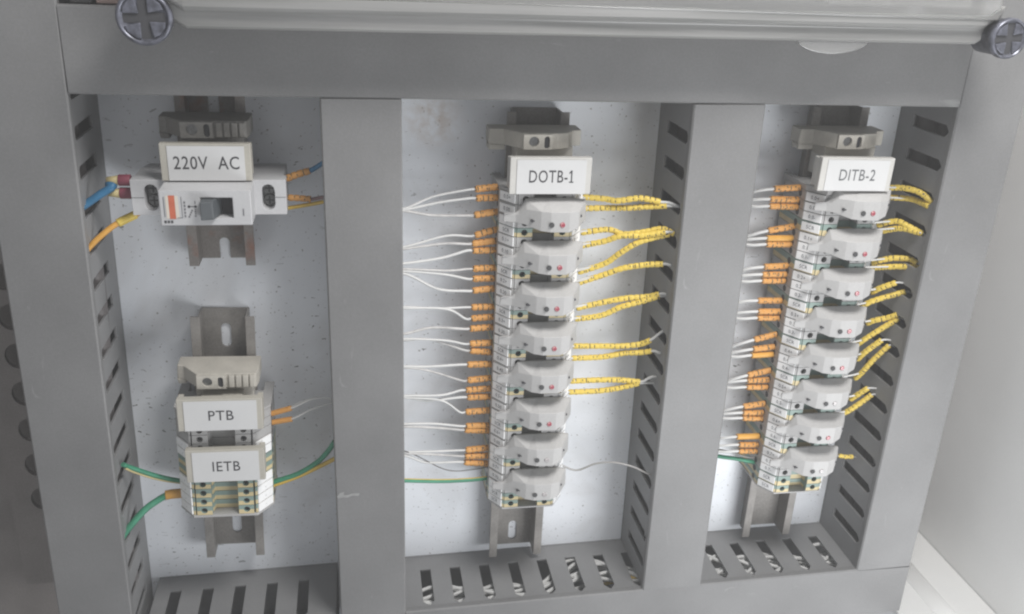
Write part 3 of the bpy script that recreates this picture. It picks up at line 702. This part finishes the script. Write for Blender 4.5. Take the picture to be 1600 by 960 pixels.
# breaker wires
def simple(label, pts, r, m, sleeve=None, plain=True, tip=None): return wire(label, pts, r, m, sleeve, None, plain, 'wire', tip)
def seg(*a): return [at(*p) for p in a]
t = thing('twin_crimp_lug', 'maroon and cream twin crimp lug plugged into the left of the breaker', 'crimp lug', (-108, 54.5, 38))
for dy in (3.4, -3.2):
    m_ = MB(); m_.cyl((-1.5, dy, 0), 2.9, 5.8, 'x', 16); m_.build('maroon_collar', 'lug_maroon', t, bevel=0.3)
    m_ = MB(); m_.cyl((-7.2, dy, 0), 1.6, 5.8, 'x', 16, 0, 2.5); m_.build('cream_barrel', 'lug_cream', t)
simple('thick blue wire running from the left duct up to the breaker', seg((118,330,44),(135,319,42),(158,303,41),(177,291,40))+[(-115,56,38)], 2.0, 'wire_blue')
MBt = None
simple('orange wire with a yellow tip below the left of the breaker', seg((130,398,44),(147,379,42),(172,357,40),(190,346,38),(207,338,35),(224,329,32)), 1.5, 'sleeve_amber', (seg((184,349,38.5),(196,343,37),(212,335.5,34.5)), 2.2, 'sleeve_yellow'))
simple('blue wire in an orange sleeve leaving the upper right of the breaker', seg((440,283,34),(452,277,34),(482,268,34),(503,256,36),(516,245,38)), 1.3, 'wire_blue', (seg((446,280,34),(464,273,34),(484,267,34)), 1.9, 'sleeve_orange'), False)
simple('brown wire in an orange sleeve leaving the right of the breaker', seg((440,310,34),(452,309,34),(482,312,34),(502,309,36),(520,308,38)), 1.0, 'wire_brown', (seg((449,309,34),(468,310,34),(486,311.5,34)), 1.75, 'sleeve_orange'), False)
simple('plain yellow wire leaving the lower right of the breaker', seg((440,326,32),(452,325,32),(482,320,33),(503,316,35),(520,313,38)), 1.05, 'wire_yellow')
# PTB wires
for lb, s, a, b, e in (('upper', (411,652), (419,648), (455,638), [(485,625),(506,622),(520,626)]), ('lower', (414,663), (426,660), (456,655), [(487,640),(506,634),(521,630)])):
    simple('%s white wire in an orange sleeve leaving the right of the PTB terminals' % lb, [(wx(-80)+22, at(*s, 27)[1], 27), at(*s, 27), at(*a, 27), at(*b, 29)]+[at(*q, 32) for q in e]+[add(at(*e[-1], 33), (10, -1, 0))], 0.62, 'wire_white', ([at(*s, 27), at(*a, 27), at(*b, 29)], 1.6, 'sleeve_orange'), True)
simple('thin white wire curving above the two sleeved PTB wires', seg((440,643,24),(470,628,28),(495,621,31),(512,622,33),(530,628,38)), 0.35, 'wire_white')
# IETB wires
simple('green wire curving up to the middle duct from the right of the IETB terminals', seg((420,756,27),(435,751,28),(467,740,30),(495,723,33),(512,706,35),(523,690,38)), 1.55, 'wire_green')
simple('yellow wire below the green one at the right of the IETB terminals', seg((420,760,27),(434,756,28),(467,744,30),(495,731,33),(523,717,35),(535,710,38)), 1.35, 'wire_yellow')
simple('dull green and grey wire reaching the left of the IETB terminals', seg((192,726,42),(205,731,38),(238,742,32),(262,748,28),(286,752,27)), 1.35, 'wire_green')
simple('thin yellow wire running under the dull green one left of the IETB terminals', seg((196,732,41),(210,738,37),(238,747,32),(262,752,28),(286,755,27)), 0.7, 'lug_cream')
simple('thick green wire rising from the left duct to a yellow ferrule at the IETB terminals', seg((182,856,44),(196,832,42),(224,799,36),(245,783,32),(262,773,30)), 1.95, 'wire_green', (seg((258,774,30),(270,772,29),(284,771,28)), 2.8, 'sleeve_amber'))

# ---- wires lying inside the ducts ----
for i in range(14):
    z = 43-(i % 5)*3.2; y0 = -213.5-(i//5)*4
    pts = []
    for q in range(30):
        x = 36+q*11.2; dip = 0 if not (120 < x < 190) else -16*math.sin((x-120)/70*math.pi)
        if x > 235: dip -= 5
        am = 4 if x < 235 else 8.5
        pts.append((x, y0+0.0184*(x-120)-2+2*math.sin(x*0.07+i*0.9), z+dip+1+am*0.8*math.sin(x*(0.12+0.005*(i % 5))+i*0.9)))
    wire('white wire lying in the bottom duct behind its slots', pts, 1.3, 'wire_white', None, 'white wires lying in the bottom duct')
for i in range(5):
    pts = [(192+i*4+2*math.sin(q*0.9+i), 95-q*26, 22+4*math.sin(q*0.7+i*1.7)) for q in range(12)]
    if i in (1, 3): wire('pale wire running down inside the duct left of DITB-2', pts, 1.2, 'wire_white', None, 'pale wires inside the duct left of DITB-2')
for i, x0 in enumerate((193, 204, 213)):  # unseen dark cables added behind the slots to deepen their shade
    pts = [(x0+1.5*math.sin(q*0.8+i*2), 98-q*26, (10, 11, 24)[i]+2*math.sin(q*0.9+i)) for q in range(12)]
    wire('%s dark cable inside the duct between the DOTB-1 and DITB-2 columns' % ['leftmost', 'middle', 'rightmost'][i], pts, 5.6, 'wire_dark', None, 'dark cables inside the duct left of DITB-2')
for nm_, xs, sgn in (('right', (341, 354, 362), 0), ('left', (-153, -142, -133), 0)):  # filler cables added in both tall ducts so the slots look dark
    for i, x0 in enumerate(xs):
        pts = [(x0+2*math.sin(q*0.8+i*2)-(0.006 if nm_ == 'right' else -0.0145)*(95-q*26), 120-q*27, (11, 12, 27)[i]+2*math.sin(q*0.9+i)) for q in range(13)]
        wire('%s dark cable running down inside the tall %s duct' % (['leftmost', 'middle', 'rightmost'][i], nm_), pts, 6.2, 'wire_dark', None, 'dark cables inside the %s duct' % nm_)
wire('yellow wire crossing inside the bottom duct near the middle', [(165,-222,30),(185,-214,36),(200,-216,40),(215,-226,36)], 1.5, 'wire_yellow')
wire('pink wire end showing in a slot of the bottom left duct', [(-82,-224,46),(-76,-225,48),(-68,-223,47)], 1.5, 'wire_pink')

# ================= CLEAR COVER ON TOP =================
def cover():
    t = thing('clear_cover', 'long translucent cover over the top equipment with dusty rounded edges', 'cover', (0, 136, 70))
    # flange along the lower edge, sloping step, front pane
    L0, L1 = -72, 322; sl = 0.0066
    def yy(x): return sl*(x+64)
    b = MB()
    prof = [(0.0, 0.0), (0.0, 9.0), (1.0, 10.0), (7.0, 10.4), (8.2, 13.5), (9.5, 14.6), (14, 15.6), (14, 12.6), (9.6, 10.4), (8.2, 6.4), (1.5, 6.0), (1.5, 0.0)]
    r = []
    for x in (L0, L0+8, L1-8, L1):
        k = 0 if x in (L0, L1) else 1
        r.append([(x, p[0]+yy(x)+(0 if k else 5), p[1]) for p in prof])
    b.ring(r)
    b.build('lower_flange', 'cover_acrylic', t, bevel=0.5)
    g = MB(); g.box(L0+2, L1-2, 14.5, 120, 13.2, 15.8); g.build('front_pane', 'cover_clear', t, bevel=0.5)
    e = MB(); e.ring([[(238+19*math.cos(a), 3.2-7.2*math.sin(a), z) for a in (math.pi*i/16 for i in range(17))] for z in (4, 8.8)]); e.build('moulded_lobe', 'cover_clear', t, bevel=0.4)
    for x0, x1 in ((L0-8, L0+1), (L1-3, L1+4)):
        MB().box(x0, x1, 1.5, 16, 3, 8).build('screw_ear', 'cover_acrylic', t, bevel=1.2)
cover()
# pale equipment behind the clear cover
eq = thing('relay_base', 'pale boxy equipment behind the translucent top cover', 'equipment', (0, 150, 0))
MB().box(-55, 150, 4, 110, 15, 60).build('case', 'holder_beige', eq, bevel=1)
MB().box(152, 235, 4, 110, 15, 56).build('case', 'terminal_grey', eq, bevel=1)
MB().box(238, 272, 4, 110, 15, 66).build('white_face', 'paper_white', eq, bevel=1)
MB().box(276, 322, 4, 110, 15, 58).build('case', 'terminal_grey', eq, bevel=1)
dk = thing('wire_bracket', 'dark bracket with a dull pink patch above the top left duct corner', 'bracket', (-112, 142.6, 0))
MB().box(-6, 3, 0, 40, 1, 50).build('bracket_arm', 'hole_dark', dk, bevel=0.5)
MB().box(5, 19, 0, 40, 1, 50).build('pink_patch', 'dust_pink', dk, bevel=0.5)
MB().box(19.4, 30, 0, 40, 1, 50).build('bracket_arm', 'hole_dark', dk, bevel=0.5)

def cover_screw(p, label, R0=11.6, deep=12):
    t = thing('cover_screw', label, 'screw', p, 0, 'cover screws')
    b = MB(); n = 28; F = R0/11.6
    # domed head with a cross recess made of sunk quadrants
    rings = [[(R0*rr*math.cos(2*math.pi*i/n), R0*rr*math.sin(2*math.pi*i/n), zz) for i in range(n)] for rr, zz in ((0.9, -deep), (0.9, -1.5), (1.0, -1.2), (1.0, 1.2), (0.93, 2.3), (0.86, 2.2), (0.84, 1.2), (0.5, 0.6))]
    b.ring(rings, 0, True, True); b.build('head', 'knob_steel', t)
    q = MB()
    for k in range(4):
        a = math.pi/4+k*math.pi/2+0.1; ca, sa = math.cos(a), math.sin(a)
        pts = []
        for rr, da in ((2.6, 0), (9.2, -0.50), (9.6, -0.2), (9.6, 0.2), (9.2, 0.50)):
            pts.append((F*rr*math.cos(a+da), F*rr*math.sin(a+da)))
        q.ring([[(x, y, 0.6) for x, y in pts], [(x*0.96, y*0.96, 2.0 if True else 0) for x, y in pts]])
    q.build('cross_lobe', 'knob_steel', t, bevel=0.5)
    c = MB(); c.box(-9.4*F, 9.4*F, -2.2, 2.2, 0.85, 1.05); c.box(-2.2, 2.2, -9.4*F, 9.4*F, 0.86, 1.07); c.build('cross_recess', 'ink', t)
    MB().cyl((0, 0, -75), 4.5, 63, n=16).build('shank', 'screw_steel', t)
cover_screw((-80.4, 140.3, 82), 'large round cross-head screw at the left end of the clear cover')
cover_screw((325, 142.6, 88), 'large round cross-head screw at the right end of the clear cover', 9.8, 17)
# chip on the lid of the second duct
p = at(545, 774, D+0.1)
sc = MB().slab([(0, 0), (3, 0.9), (6, 0.6), (9, 2.0), (13, 1.6), (13.5, 3.6), (9, 4.0), (6, 2.6), (3.4, 2.9), (3.8, 5.4), (1.4, 5.0), (-1, 1.8)], [], lambda u, v, q: (u*0.9, v*0.8, q), 0.0, 0.2)
tagm(sc.build('paint_scrape', 'scrape_grey', None, loc=(p[0]-6, p[1]-2, D+0.02)), 'pale scrape on the duct lid beside the IETB terminals', 'scrape')

# ---- thin volume added to lift the blacks, imitating veiling lens glare ----
hz = bpy.data.materials.new('glare_haze'); hz.use_nodes = True; nt = hz.node_tree
nt.nodes.remove(nt.nodes['Principled BSDF'])
pv = nt.nodes.new('ShaderNodeVolumePrincipled'); pv.inputs['Color'].default_value = (0.95, 0.95, 0.95, 1); pv.inputs['Density'].default_value = 0.12
nt.links.new(pv.outputs[0], nt.nodes['Material Output'].inputs['Volume'])
MAT['glare_haze'] = hz
hb = MB().box(-900, 900, -1400, 900, -600, 900).build('glare_haze', 'glare_haze'); hb['kind'] = 'stuff'
